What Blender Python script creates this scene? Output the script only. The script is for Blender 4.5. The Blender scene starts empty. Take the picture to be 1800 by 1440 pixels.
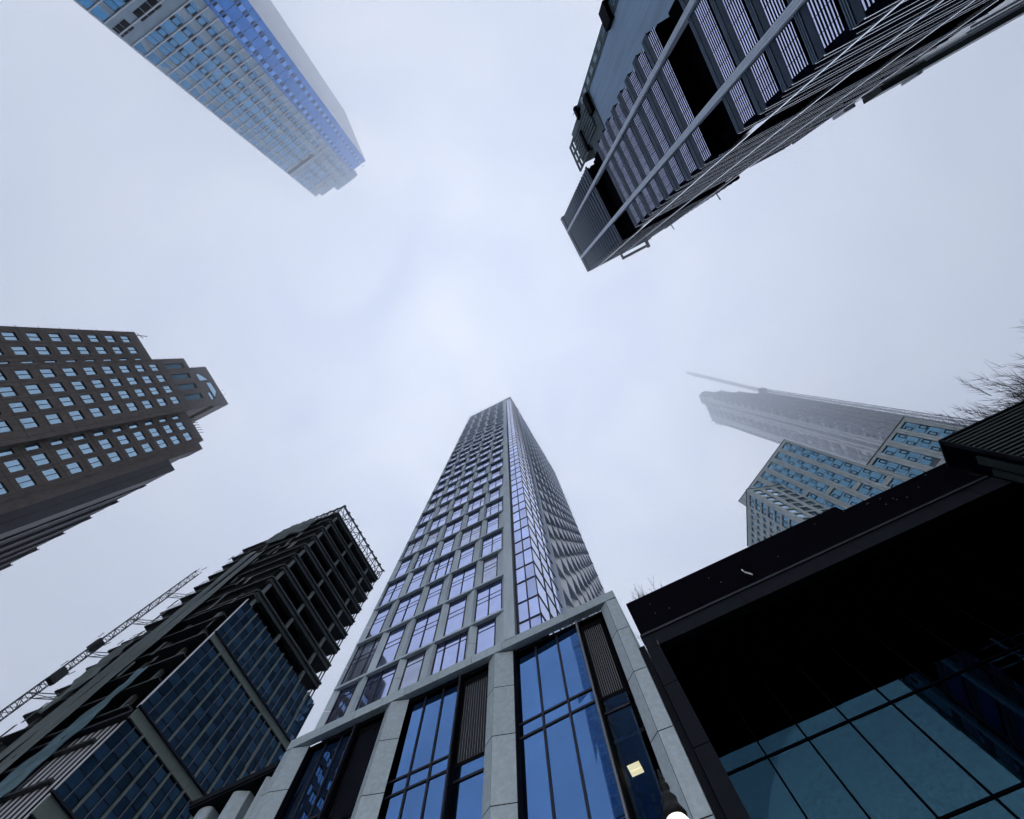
import bpy, math, random
from mathutils import Vector
R = random.Random(7)
C = bpy.context.scene.collection
SC = bpy.context.scene
EYE = 1.6

# ------------------------------------------------------------------ camera
cam = bpy.data.cameras.new("camera")
cam.sensor_fit = 'HORIZONTAL'; cam.sensor_width = 36.0
cam.lens = 36.0 * 720 / 1800
cam.clip_start = 0.05; cam.clip_end = 6000
co = bpy.data.objects.new("camera", cam); C.objects.link(co)
right = Vector((0.89380079, 0.44801414, -0.02008684))
down = Vector((-0.44590202, 0.88302138, -0.14643986))
fwd = Vector((-0.04787002, 0.13984483, 0.98901561))
from mathutils import Matrix
m3 = Matrix((right, -down, -fwd)).transposed()
co.matrix_world = Matrix.Translation((0, 0, EYE)) @ m3.to_4x4()
SC.camera = co

# ------------------------------------------------------------------ light
SUN_EL, SUN_AZ = math.radians(22), math.radians(165)   # azimuth clockwise from +Y
W = bpy.data.worlds.new("World"); SC.world = W; W.use_nodes = True
nt = W.node_tree; nt.nodes.clear()
def wn(t, **k):
    n = nt.nodes.new(t)
    for a, b in k.items(): setattr(n, a, b)
    return n
out = wn('ShaderNodeOutputWorld'); bg = wn('ShaderNodeBackground'); bg.inputs[1].default_value = 0.12
sky = wn('ShaderNodeTexSky', sky_type='NISHITA', sun_disc=False)
sky.sun_elevation = SUN_EL; sky.sun_rotation = SUN_AZ; sky.air_density = 1.0; sky.dust_density = 2.0
tc = wn('ShaderNodeTexCoord')
mp = wn('ShaderNodeMapping'); mp.inputs['Scale'].default_value = (1.0, 1.0, 1.6); mp.inputs['Location'].default_value = (3.7, 1.3, 0)
n1 = wn('ShaderNodeTexNoise'); n1.inputs['Scale'].default_value = 3.2; n1.inputs['Detail'].default_value = 4; n1.inputs['Roughness'].default_value = .5
n1.inputs['Distortion'].default_value = .6
cr = wn('ShaderNodeValToRGB')
cr.color_ramp.elements[0].position = .25; cr.color_ramp.elements[0].color = (.56, .66, .92, 1)
cr.color_ramp.elements[1].position = .75; cr.color_ramp.elements[1].color = (1.20, 1.20, 1.24, 1)
sep = wn('ShaderNodeSeparateXYZ')
el = wn('ShaderNodeMapRange'); el.inputs[1].default_value = .45; el.inputs[2].default_value = 1.0
el.inputs[3].default_value = .88; el.inputs[4].default_value = 1.45; el.interpolation_type = 'SMOOTHSTEP'
mul = wn('ShaderNodeVectorMath', operation='SCALE')
k1 = wn('ShaderNodeVectorMath', operation='SCALE'); k1.inputs['Scale'].default_value = 9.5
mix = wn('ShaderNodeMix', data_type='RGBA'); mix.inputs[0].default_value = .86
L = nt.links.new
L(tc.outputs['Generated'], mp.inputs[0]); L(mp.outputs[0], n1.inputs['Vector']); L(n1.outputs['Fac'], cr.inputs[0])
L(tc.outputs['Generated'], sep.inputs[0]); L(sep.outputs['Z'], el.inputs[0])
L(cr.outputs[0], mul.inputs[0]); L(el.outputs[0], mul.inputs['Scale']); L(mul.outputs[0], k1.inputs[0])
L(sky.outputs[0], mix.inputs[6]); L(k1.outputs[0], mix.inputs[7]); L(mix.outputs[2], bg.inputs[0]); L(bg.outputs[0], out.inputs[0])

sd = bpy.data.lights.new("sun", 'SUN'); sd.energy = 1.5; sd.angle = math.radians(30); sd.color = (1, .985, .96)
so = bpy.data.objects.new("sun", sd); C.objects.link(so)
dv = Vector((math.sin(SUN_AZ) * math.cos(SUN_EL), math.cos(SUN_AZ) * math.cos(SUN_EL), math.sin(SUN_EL)))
so.rotation_euler = dv.to_track_quat('Z', 'Y').to_euler(); so.location = (0, 0, 60)

SC.view_settings.view_transform = 'Standard'; SC.view_settings.look = 'None'
SC.view_settings.exposure = 0.48; SC.view_settings.gamma = 1.0
SC.render.engine = 'CYCLES'
SC.cycles.use_denoising = True
SC.cycles.max_bounces = 8; SC.cycles.glossy_bounces = 4; SC.cycles.volume_bounces = 3
SC.cycles.transparent_max_bounces = 8

# ------------------------------------------------------------------ materials
MC = {}
def mat(name, col, rough=.6, metal=0.0, noise=None, island=0.0, bump=0.0, spec=.5, col2=None, stretch=None, alpha=None):
    m = bpy.data.materials.new(name); m.use_nodes = True
    t = m.node_tree; b = t.nodes['Principled BSDF']
    b.inputs['Base Color'].default_value = (*col, 1); b.inputs['Roughness'].default_value = rough
    b.inputs['Metallic'].default_value = metal; b.inputs['Specular IOR Level'].default_value = spec
    cur = None
    if noise or bump:
        c = t.nodes.new('ShaderNodeTexCoord')
        mp = t.nodes.new('ShaderNodeMapping')
        if stretch: mp.inputs['Scale'].default_value = stretch
        n = t.nodes.new('ShaderNodeTexNoise'); n.inputs['Scale'].default_value = noise[0] if noise else 1.0
        n.inputs['Detail'].default_value = 6; n.inputs['Roughness'].default_value = .6
        t.links.new(c.outputs['Object'], mp.inputs[0]); t.links.new(mp.outputs[0], n.inputs['Vector'])
        if noise:
            r = t.nodes.new('ShaderNodeValToRGB')
            a = noise[1]; c2 = col2 or tuple(min(1, x * (1 + a)) for x in col)
            r.color_ramp.elements[0].color = (*[x * (1 - a) for x in col], 1); r.color_ramp.elements[1].color = (*c2, 1)
            r.color_ramp.elements[0].position = .3; r.color_ramp.elements[1].position = .7
            t.links.new(n.outputs['Fac'], r.inputs[0]); cur = r.outputs[0]
        if bump:
            bp = t.nodes.new('ShaderNodeBump'); bp.inputs['Strength'].default_value = bump; bp.inputs['Distance'].default_value = .05
            t.links.new(n.outputs['Fac'], bp.inputs['Height']); t.links.new(bp.outputs[0], b.inputs['Normal'])
    if island:
        g = t.nodes.new('ShaderNodeNewGeometry'); mr = t.nodes.new('ShaderNodeMapRange')
        mr.inputs[3].default_value = 1 - island; mr.inputs[4].default_value = 1 + island
        t.links.new(g.outputs['Random Per Island'], mr.inputs[0])
        v = t.nodes.new('ShaderNodeVectorMath'); v.operation = 'SCALE'
        if cur: t.links.new(cur, v.inputs[0])
        else: v.inputs[0].default_value = col
        t.links.new(mr.outputs[0], v.inputs['Scale']); cur = v.outputs[0]
    if cur: t.links.new(cur, b.inputs['Base Color'])
    MC[name] = m
    return m
STONE = mat('pale_stone', (.43, .52, .59), .55, noise=(1.6, .13), island=.06, stretch=(1, 1, .18))
STONE2 = mat('podium_stone', (.35, .43, .48), .5, noise=(5, .14), island=.10, bump=.04)
GLASS_T = mat('lavender_coated_glass', (.44, .50, .75), .03, 1.0, noise=(.35, .07), island=.16)
GLASS_T2 = mat('blind_behind_glass', (.40, .44, .58), .12, .85, noise=(.6, .12), island=.2)
GLASS_P = mat('deep_blue_coated_glass', (.105, .225, .47), .015, 1.0, noise=(.25, .10), island=.06)
MULL = mat('dark_mullion', (.010, .012, .026), .5, spec=.3)
SHADOWBOX = mat('black_reveal', (.006, .006, .009), .7, spec=.05)
LOUVRE = mat('grey_louvre', (.14, .155, .18), .45, noise=(3, .1))
DARKST = mat('black_granite', (.004, .004, .008), .5, noise=(40, .35), col2=(.007, .007, .011), spec=0)
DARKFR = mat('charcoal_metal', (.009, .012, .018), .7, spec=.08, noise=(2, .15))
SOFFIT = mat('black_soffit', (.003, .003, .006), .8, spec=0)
GLASS_D = mat('teal_dark_glass', (.016, .044, .066), .02, 1.0, noise=(9, .25), island=.06)
CONC = mat('grey_concrete', (.16, .18, .18), .8, noise=(1.2, .2))
STEEL = mat('dark_steel', (.045, .055, .06), .55, noise=(1.5, .25))
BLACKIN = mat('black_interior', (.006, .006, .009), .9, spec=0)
OLIVE = mat('olive_metal', (.16, .19, .17), .45, noise=(2, .1))
GLASS_N = mat('navy_glass', (.045, .09, .15), .03, 1.0, noise=(.4, .25), island=.4)
WHITEM = mat('white_metal', (.72, .74, .78), .35, noise=(2, .05))
BRIGHTM = mat('bright_metal_trim', (.88, .90, .95), .18, 1.0)
TARP = mat('grey_green_tarp', (.15, .185, .185), .7, noise=(.5, .25), bump=.6, stretch=(1, 1, .25))
TARP2 = mat('blue_green_tarp', (.10, .19, .23), .6, noise=(.6, .25), bump=.6)
BROWN = mat('brown_granite', (.118, .094, .080), .65, noise=(2.2, .26), island=.04, stretch=(1, 1, .45))
DKBROWN = mat('dark_brown_granite', (.035, .033, .04), .55, noise=(1.2, .2))
GLASS_S = mat('silver_blue_glass', (.34, .48, .58), .03, 1.0, noise=(.3, .06), island=.2)
GLASS_TEAL = mat('dull_teal_glass', (.04, .09, .12), .15, 1.0, noise=(.5, .3))
TLGREY = mat('blue_grey_panel', (.40, .52, .62), .5, noise=(.6, .12), island=.05)
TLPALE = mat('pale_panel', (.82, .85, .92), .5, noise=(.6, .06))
TLBLUE = mat('bright_blue_panel', (.05, .225, .64), .14, .6, noise=(.5, .12), island=.06)
TLWIN = mat('mid_blue_glass', (.10, .25, .42), .04, 1.0, noise=(.4, .12), island=.22)
TRRIB = mat('steel_blue_rib', (.07, .12, .19), .5, .2, noise=(1.5, .12))
TRSPAN = mat('dark_blue_spandrel', (.028, .05, .085), .5, .2, spec=.2, noise=(1.0, .15))
TRFIN = mat('pale_blue_fin', (.50, .58, .68), .4, .2, noise=(1.5, .06))
TRGLASS = mat('violet_blue_glass', (.60, .65, .86), .04, 1.0, island=.10)
TRBLADE = mat('black_blade', (.006, .007, .014), .9, spec=0)
SLABW = mat('streaked_concrete', (.32, .47, .65), .75, noise=(1.6, .16), stretch=(1, 1, .06))
TEALBR = mat('teal_brick', (.07, .11, .13), .75, noise=(1.3, .25))
BEIGE = mat('beige_panel', (.50, .56, .55), .6, noise=(.8, .08), island=.05)
GLASS_B = mat('pale_blue_glass', (.11, .215, .29), .04, 1.0, noise=(.3, .1), island=.18)
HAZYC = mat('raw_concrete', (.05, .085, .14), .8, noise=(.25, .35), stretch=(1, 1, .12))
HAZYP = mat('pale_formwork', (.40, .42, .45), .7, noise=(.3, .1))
CORR = mat('green_black_cladding', (.03, .045, .045), .4, .3, noise=(2, .2))
BARK = mat('dark_bark', (.03, .026, .03), .85, noise=(20, .25))
IRON = mat('black_iron', (.006, .007, .008), .5, spec=.15)
ASPH = mat('asphalt', (.05, .05, .052), .85, noise=(6, .25))
PAVE = mat('paving', (.22, .22, .21), .8, noise=(1.5, .15), island=.06)
KERB = mat('kerb_granite', (.3, .3, .3), .7, noise=(5, .15))
PAINT = mat('road_paint', (.75, .75, .72), .7, noise=(8, .08))
def emit(name, col, s):
    m = mat(name, col, .4); b = m.node_tree.nodes['Principled BSDF']
    b.inputs['Emission Color'].default_value = (*col, 1); b.inputs['Emission Strength'].default_value = s
    return m
LAMPGLOW = emit('lamp_globe_glow', (1, .90, .82), .95)
LIGHTP = emit('ceiling_light_glow', (.95, .80, .52), .8)
# see-through tinted glass for the lit pane
def clear_glass(name, tint, refl):
    m = bpy.data.materials.new(name); m.use_nodes = True; t = m.node_tree; t.nodes.clear()
    o = t.nodes.new('ShaderNodeOutputMaterial'); mx = t.nodes.new('ShaderNodeMixShader')
    a = t.nodes.new('ShaderNodeBsdfTransparent'); a.inputs[0].default_value = (*tint, 1)
    g = t.nodes.new('ShaderNodeBsdfGlossy'); g.inputs[0].default_value = (*refl, 1); g.inputs[1].default_value = .02
    f = t.nodes.new('ShaderNodeFresnel'); f.inputs[0].default_value = 1.9
    t.links.new(f.outputs[0], mx.inputs[0]); t.links.new(a.outputs[0], mx.inputs[1]); t.links.new(g.outputs[0], mx.inputs[2]); t.links.new(mx.outputs[0], o.inputs[0])
    return m
GLASS_C = clear_glass('tinted_clear_glass', (.75, .85, .85), (.45, .65, .8))

# ------------------------------------------------------------------ mesh helpers
class Frame:
    """facade coordinates: s along the wall, d outward, h above the eye; all times k"""
    def __init__(f, O, dr, n, k=1.0):
        l = math.hypot(*dr); f.d = (dr[0] / l, dr[1] / l); l = math.hypot(*n); f.n = (n[0] / l, n[1] / l); f.O = O; f.k = k
    def p(f, s, d, h):
        k = f.k
        return (k * (f.O[0] + s * f.d[0] + d * f.n[0]), k * (f.O[1] + s * f.d[1] + d * f.n[1]), k * h + EYE)
    @property
    def base(f): return (f.k * f.O[0], f.k * f.O[1], 0)
GR = -EYE
class MB:
    def __init__(s): s.v = []; s.f = []; s.m = []
    def add(s, vs, fs, m=0):
        b = len(s.v); s.v += [tuple(v) for v in vs]; s.f += [tuple(b + i for i in f) for f in fs]; s.m += [m] * len(fs)
    def hexa(s, a, m=0):
        s.add(a, [(0, 3, 2, 1), (4, 5, 6, 7), (0, 1, 5, 4), (1, 2, 6, 5), (2, 3, 7, 6), (3, 0, 4, 7)], m)
    def fbox(s, F, s0, s1, d0, d1, h0, h1, m=0):
        p = F.p
        s.hexa([p(s0, d0, h0), p(s1, d0, h0), p(s1, d1, h0), p(s0, d1, h0), p(s0, d0, h1), p(s1, d0, h1), p(s1, d1, h1), p(s0, d1, h1)], m)
    def box(s, x0, x1, y0, y1, z0, z1, m=0):
        s.hexa([(x0, y0, z0), (x1, y0, z0), (x1, y1, z0), (x0, y1, z0), (x0, y0, z1), (x1, y0, z1), (x1, y1, z1), (x0, y1, z1)], m)
    def quad(s, a, b, c, d, m=0): s.add([a, b, c, d], [(0, 1, 2, 3)], m)
    def fquad(s, F, s0, s1, d, h0, h1, m=0, j=0.0):
        r = lambda: R.uniform(-j, j)
        s.quad(F.p(s0, d + r(), h0), F.p(s1, d + r(), h0), F.p(s1, d + r(), h1), F.p(s0, d + r(), h1), m)
    def bar(s, a, b, r, n=4, m=0, r2=None):
        a = Vector(a); b = Vector(b); r2 = r if r2 is None else r2
        t = (b - a)
        if t.length < 1e-6: return
        t.normalize(); u = t.cross(Vector((0, 0, 1)))
        if u.length < .05: u = t.cross(Vector((1, 0, 0)))
        u.normalize(); w = t.cross(u)
        vs = []
        for q, rr in ((a, r), (b, r2)):
            for i in range(n):
                th = 2 * math.pi * (i + .5) / n
                vs.append(q + u * math.cos(th) * rr + w * math.sin(th) * rr)
        fs = [(i, (i + 1) % n, n + (i + 1) % n, n + i) for i in range(n)] + [tuple(range(n))[::-1], tuple(range(n, 2 * n))]
        s.add(vs, fs, m)
    def prism(s, poly, z0, z1, m=0):
        n = len(poly); vs = [(x, y, z0) for x, y in poly] + [(x, y, z1) for x, y in poly]
        s.add(vs, [(i, (i + 1) % n, n + (i + 1) % n, n + i) for i in range(n)] + [tuple(range(n))[::-1], tuple(range(n, 2 * n))], m)
    def lathe(s, c, prof, n=20, m=0):
        vs = []; fs = []
        for r, z in prof:
            for i in range(n):
                t = 2 * math.pi * i / n; vs.append((c[0] + r * math.cos(t), c[1] + r * math.sin(t), z))
        for j in range(len(prof) - 1):
            for i in range(n): fs.append((j * n + i, j * n + (i + 1) % n, (j + 1) * n + (i + 1) % n, (j + 1) * n + i))
        fs.append(tuple(range(n))[::-1]); fs.append(tuple(range((len(prof) - 1) * n, len(prof) * n)))
        s.add(vs, fs, m)
    def wall(s, F, s0, s1, h0, h1, holes, depth, d=0.0, m=0, mr=None):
        """wall plane with real openings and their reveals"""
        mr = m if mr is None else mr
        S = sorted({s0, s1, *[x for o in holes for x in o[:2]]}); H = sorted({h0, h1, *[x for o in holes for x in o[2:]]})
        S = [x for x in S if s0 <= x <= s1]; H = [x for x in H if h0 <= x <= h1]
        for i in range(len(S) - 1):
            run = None
            for j in range(len(H) - 1):
                a = (S[i] + S[i + 1]) / 2; b = (H[j] + H[j + 1]) / 2
                hole = any(o[0] < a < o[1] and o[2] < b < o[3] for o in holes)
                if hole:
                    if run is not None: s.fquad(F, S[i], S[i + 1], d, run, H[j], m); run = None
                elif run is None: run = H[j]
            if run is not None: s.fquad(F, S[i], S[i + 1], d, run, H[-1], m)
        e = d - depth; p = F.p
        for a, b, c, g in holes:
            s.quad(p(a, d, c), p(a, d, g), p(a, e, g), p(a, e, c), mr); s.quad(p(b, d, c), p(b, e, c), p(b, e, g), p(b, d, g), mr)
            s.quad(p(a, d, g), p(b, d, g), p(b, e, g), p(a, e, g), mr); s.quad(p(a, d, c), p(a, e, c), p(b, e, c), p(b, d, c), mr)
    def build(s, name, mats, parent=None, smooth=False):
        if not isinstance(mats, (list, tuple)): mats = [mats]
        off = Vector((0, 0, 0)); q = parent
        while q is not None: off += q.location; q = q.parent
        me = bpy.data.meshes.new(name)
        me.from_pydata([tuple(Vector(v) - off) for v in s.v], [], s.f)
        for m in mats: me.materials.append(m)
        me.polygons.foreach_set('material_index', s.m)
        if smooth: me.polygons.foreach_set('use_smooth', [True] * len(s.f))
        me.update()
        o = bpy.data.objects.new(name, me); C.objects.link(o)
        if parent: o.parent = parent
        return o
def thing(name, label, cat, loc=(0, 0, 0), group=None):
    o = bpy.data.objects.new(name, None); C.objects.link(o); o.location = loc; o.empty_display_size = .5
    o['label'] = label; o['category'] = cat
    if group: o['group'] = group
    return o
def tag(o, label, cat, group=None):
    o['label'] = label; o['category'] = cat
    if group: o['group'] = group
    return o
def struct(o, label=None, kind='structure'):
    o['kind'] = kind
    if label: o['label'] = label
    return o
class Many:
    """windows and the like: the first N as parts of their own, the rest as one part"""
    def __init__(s, name, mats, parent, n=100): s.name = name; s.mats = mats; s.parent = parent; s.n = n; s.i = 0; s.rest = MB()
    def take(s, mb):
        if s.i < s.n: s.i += 1; return mb.build(s.name, s.mats, s.parent)
        b = len(s.rest.v); s.rest.v += mb.v; s.rest.f += [tuple(b + i for i in f) for f in mb.f]; s.rest.m += mb.m
    def done(s):
        if s.rest.f: o = s.rest.build(s.name, s.mats, s.parent); o['kind'] = 'stuff'

# ------------------------------------------------------------------ ground
g = MB(); g.quad((-2500, -2500, 0), (2500, -2500, 0), (2500, 2500, 0), (-2500, 2500, 0)); struct(g.build('ground', ASPH), 'grey city ground')
def sheet(name, m, x0, x1, y0, y1, z, label):
    b = MB(); b.quad((x0, y0, z), (x1, y0, z), (x1, y1, z), (x0, y1, z)); return struct(b.build(name, m), label)
sheet('road', ASPH, -200, 200, -5.2, -.6, .004, 'asphalt street between the buildings')
b = MB()
for i in range(-40, 40):
    for j in range(6): b.box(i * 1.2, i * 1.2 + 1.19, -.44 + j * 2.4, -.44 + j * 2.4 + 2.39, .004, .13)
struct(b.build('pavement', PAVE), 'concrete slab pavement in front of the podium')
b = MB(); b.box(-60, 60, -.6, -.45, .004, .14); struct(b.build('kerb', KERB), 'granite kerb along the street')
b = MB()
for i in range(-20, 20): b.quad((i * 6, -2.95, .008), (i * 6 + 3, -2.95, .008), (i * 6 + 3, -2.83, .008), (i * 6, -2.83, .008))
struct(b.build('road_markings', PAINT), 'white dashed centre line')

# ------------------------------------------------------------------ central tower with podium
T = thing('glass_tower', 'slender pale stone and lavender glass tower rising from a podium with tall blue windows', 'tower', (-10, 14, 0))
FT = Frame((0, 14), (1, 0), (0, -1))
XB = [-18.88, -16.65, -14.2, -11.85, -9.35, -7.07]
FH = 3.92; LB = 22.97; NF = 27
def led(i): return LB + FH * i
win_t = Many('window', [GLASS_T, MULL, GLASS_T2], T, 100)
ledges = {}
piers = [MB() for _ in XB]
def facade(F, xs, pier, i0, i1, D, wide, nar, many, par=0, led_out=.10, smallglass=False):
    for i in range(i0, i1):
        h0, h1 = max(led(i - 1), 20.1), led(i)
        lm = ledges.setdefault((id(F), i), (F, MB()))[1]
        for k in range(len(xs) - 1):
            a, b = xs[k], xs[k + 1]
            w = (k + i + par) % 2 == 0
            wl, wr = (wide if w else nar)
            sc = (b - a) / 2.4; wl *= sc; wr *= sc
            p = F.p
            ht = h1 - .16
            # facets either side of the window
            piers_l, piers_r = pier[k], pier[k + 1]
            hm = (h0 + h1) / 2 - .2
            for y0, y1 in ((h0, hm - .014), (hm + .014, ht)):
                piers_l.quad(p(a, 0, y0), p(a + wl, -D, y0), p(a + wl, -D, y1), p(a, 0, y1))
                piers_r.quad(p(b - wr, -D, y0), p(b, 0, y0), p(b, 0, y1), p(b - wr, -D, y1))
            # ledge: thin front strip, soffit, sloping top behind it
            o = led_out
            lm.quad(p(a, o, ht), p(b, o, ht), p(b, o, h1), p(a, o, h1))
            lm.quad(p(a, o, ht), p(a, -D, ht), p(b, -D, ht), p(b, o, ht))
            lm.quad(p(a, o, h1), p(b, o, h1), p(b, -D, h1 + .06), p(a, -D, h1 + .06))
            lm.quad(p(a, o, ht), p(a, o, h1), p(a, -D, h1 + .05), p(a, -D, ht)); lm.quad(p(b, o, ht), p(b, -D, ht), p(b, -D, h1 + .05), p(b, o, h1))
            g = MB(); g.fquad(F, a + wl, b - wr, -D, h0 + .06, ht, 2 if R.random() < .14 else 0, .003)
            if not smallglass:
                bw = .026; L0 = h0 + .06
                g.fbox(F, a + wl, a + wl + .05, -D, -D + .05, L0, ht, 1); g.fbox(F, b - wr - .05, b - wr, -D, -D + .05, L0, ht, 1)
                g.fbox(F, a + wl, b - wr, -D + .002, -D + .014, ht - .05, ht, 1)
                t1, t2 = h0 + FH * .52, h0 + FH * .64
                for t in (t1, t2, h0 + .32): g.fbox(F, a + wl, b - wr, -D + .004, -D + .016, t - bw, t + bw, 1)
                W_ = b - a - wl - wr
                ms = []
                if w: ms = [.5] if (k + i // 2) % 3 else [.28, .76]
                for q in ms: g.fbox(F, a + wl + W_ * q - bw, a + wl + W_ * q + bw, -D + .006, -D + .052, L0, ht, 1)
            many.take(g)
facade(FT, XB, piers, 0, NF, .23, (.12, .25), (.42, .68), win_t, par=1, led_out=.03)
for (f, i), (F, mb) in ledges.items(): mb.build('ledge', STONE, T)
for mb in piers: mb.build('pier', STONE, T)
roofh = 126.3
# corner pier, dark slot, glass corner
b = MB(); b.fbox(FT, -7.07, -6.38, -.4, .0, 20.1, roofh); b.build('corner_pier', STONE, T)
b = MB(); b.fbox(FT, -6.38, -6.2, -.5, -.3, 20.1, roofh); b.build('dark_slot', MULL, T)
FS = Frame((-4.78, 14.15), (.065, .998), (.998, -.065))
cw = MB()
s0, s1 = -6.2, -4.78
hh = [20.1] + [led(i) - FH * q for i in range(-1, NF + 1) for q in (0.0, .46)]; hh = sorted(h for h in hh if 20 < h < roofh)
for a, bb in zip(hh, hh[1:]):
    for q0, q1 in ((-6.2, -5.5), (-5.5, -4.78)): cw.fquad(FT, q0, q1, -.15, a, bb, 0, .005)
    for q0, q1 in ((0, 1.4), (1.4, 2.8), (2.8, 4.1)): cw.fquad(FS, q0, q1, 0, a, bb, 0, .005)
for h in hh:
    cw.fbox(FT, -6.2, -4.72, -.15, -.11, h - .045, h + .045, 1); cw.fbox(FS, 0, 4.1, 0, .04, h - .045, h + .045, 1)
for q in (-6.2, -5.5, -4.80): cw.fbox(FT, q - .035, q + .035, -.15, -.108, 20.1, roofh, 1)
for q in (1.4, 2.8): cw.fbox(FS, q - .03, q + .03, 0, .042, 20.1, roofh, 1)
cw.build('corner_glazing', [GLASS_T, MULL], T)
b = MB(); b.fbox(FS, 4.1, 4.5, -.3, .22, 20.1, roofh); b.build('side_fin', STONE, T)
b = MB(); b.fbox(FS, 4.5, 4.7, -.4, -.2, 20.1, roofh); b.build('dark_slot', MULL, T)
XS = [4.7 + 2.35 * i for i in range(11)]
ledges.clear(); sp = [MB() for _ in XS]
win_s = Many('window', [GLASS_T, MULL, GLASS_T2], T, 0)
facade(FS, XS, sp, 0, NF, .50, (.12, .62), (.12, 1.05), win_s, led_out=.05, smallglass=True)
win_s.rest.v, vv = win_s.rest.v, None
# merge the many small side windows with the rest of the front ones
bo = len(win_t.rest.v); win_t.rest.v += win_s.rest.v; win_t.rest.f += [tuple(bo + i for i in f) for f in win_s.rest.f]; win_t.rest.m += win_s.rest.m
win_t.done()
for (f, i), (F, mb) in ledges.items(): mb.build('ledge', STONE, T)
for mb in sp: mb.build('pier', TLPALE, T)  # side facets coloured paler than the front stone to imitate bright sky reflections
# body behind, roof screen
e1 = FS.p(28.2, -.56, 0); e0 = FS.p(0, -.56, 0)
body = MB(); body.prism([(-18.8, 14.42), (-6.3, 14.42), (-4.95, 14.42), (e0[0] - .05, e0[1] + .3), (e1[0], e1[1]), (-18.8, 43)], 20.05 + EYE, roofh + EYE - .1); body.build('wall', [STONE], T)
b = MB(); b.fbox(FT, -18.9, -4.72, -.3, .05, led(26) + .3, roofh + .2); b.fbox(FS, 0.06, 28.3, -.3, .05, led(26) + .3, roofh + .2); b.build('roof_screen', TLPALE, T)
# ---- podium
FP = FT
CR = [-19.95, -13.8, -7.6, -1.13]
b = MB()
xs = [-20.35, -18.3, -16.2, -14.5, -13.1, -11.0, -9.0, -7.2, -5.3, -3.4, -1.9, -.55]
for q0, q1 in zip(xs, xs[1:]): b.fbox(FP, q0 + .012, q1 - .012, -.36, 0, 19.58, 20.15)
b.fbox(FP, -20.34, -.56, -.35, -.03, 19.6, 20.13)
b.build('ledge', STONE2, T)
JN = [19.56, 17.32, 14.86, 12.22, 9.5, 6.8, 4.1, 1.4, GR]
pj = MB()
for ci, c in enumerate(CR):
    b = MB(); p = FP.p
    wl, wr = (.42, .92) if ci == 0 else ((.5, .92) if ci < 3 else (.4, .55))
    for h1, h0 in zip(JN, JN[1:]):
        g0, g1 = h0 + .018, h1 - .018
        if ci < 3: b.quad(p(c, 0, g0), p(c + wr, -.30, g0), p(c + wr, -.30, g1), p(c, 0, g1))
        else: b.quad(p(c + .008, 0, g0), p(c + wr, -.04, g0), p(c + wr, -.04, g1), p(c + .008, 0, g1))
        if ci == 0: b.quad(p(c - wl, -.03, g0), p(c - .008, 0, g0), p(c - .008, 0, g1), p(c - wl, -.03, g1))
        else: b.quad(p(c - wl, -.30, g0), p(c - .008, 0, g0), p(c - .008, 0, g1), p(c - wl, -.30, g1))
    o = b.build('pier', STONE2, T)
    k = MB(); k.quad(p(c, -.02, GR), p(c + wr, -.32 if ci < 3 else -.06, GR), p(c + wr, -.32 if ci < 3 else -.06, 19.56), p(c, -.02, 19.56))
    k.quad(p(c - wl, -.32 if ci else -.05, GR), p(c, -.02, GR), p(c, -.02, 19.56), p(c - wl, -.32 if ci else -.05, 19.56)); k.build('joint', SHADOWBOX, o)
# podium flanks and roof
b = MB()
b.box(-20.37, -19.9, 14.34, 16, 0, 20.1 + EYE); b.box(-1.0, -.57, 14.34, 40, 0, 20.05 + EYE); b.box(-20.3, -1.0, 15.4, 40, 19.9 + EYE, 20.05 + EYE)
b.box(-19.9, -1.0, 17.9, 18.2, 0, 19.9 + EYE); b.build('podium_wall', STONE2, T)
b = MB(); b.box(-20.3, -1.02, 15.0, 15.3, 14.95 + EYE, 19.85 + EYE); b.build('dark_backing', SHADOWBOX, T)
BAY = [(.9, [1.9, 2.9], 3.85, 4.0, 5.5), (.68, [1.85, 2.92], 4.0, 4.12, 5.55), (.92, [2.13, 3.36], 4.55, 4.72, 5.82)]
GD = -.65
def sk(w, q0, q1, a, bb, s0):       # the glazing stands a few degrees off the wall line
    k = .049 if s0 > -7 else 0.0; p = FP.p; e = GD + (.02 if k else .1); d0, d1 = e + k * (q0 - s0), e + k * (q1 - s0); j = lambda: R.uniform(-.006, .006); w.quad(p(q0, d0 + j(), a), p(q1, d1 + j(), a), p(q1, d1 + j(), bb), p(q0, d0 + j(), bb))
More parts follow.
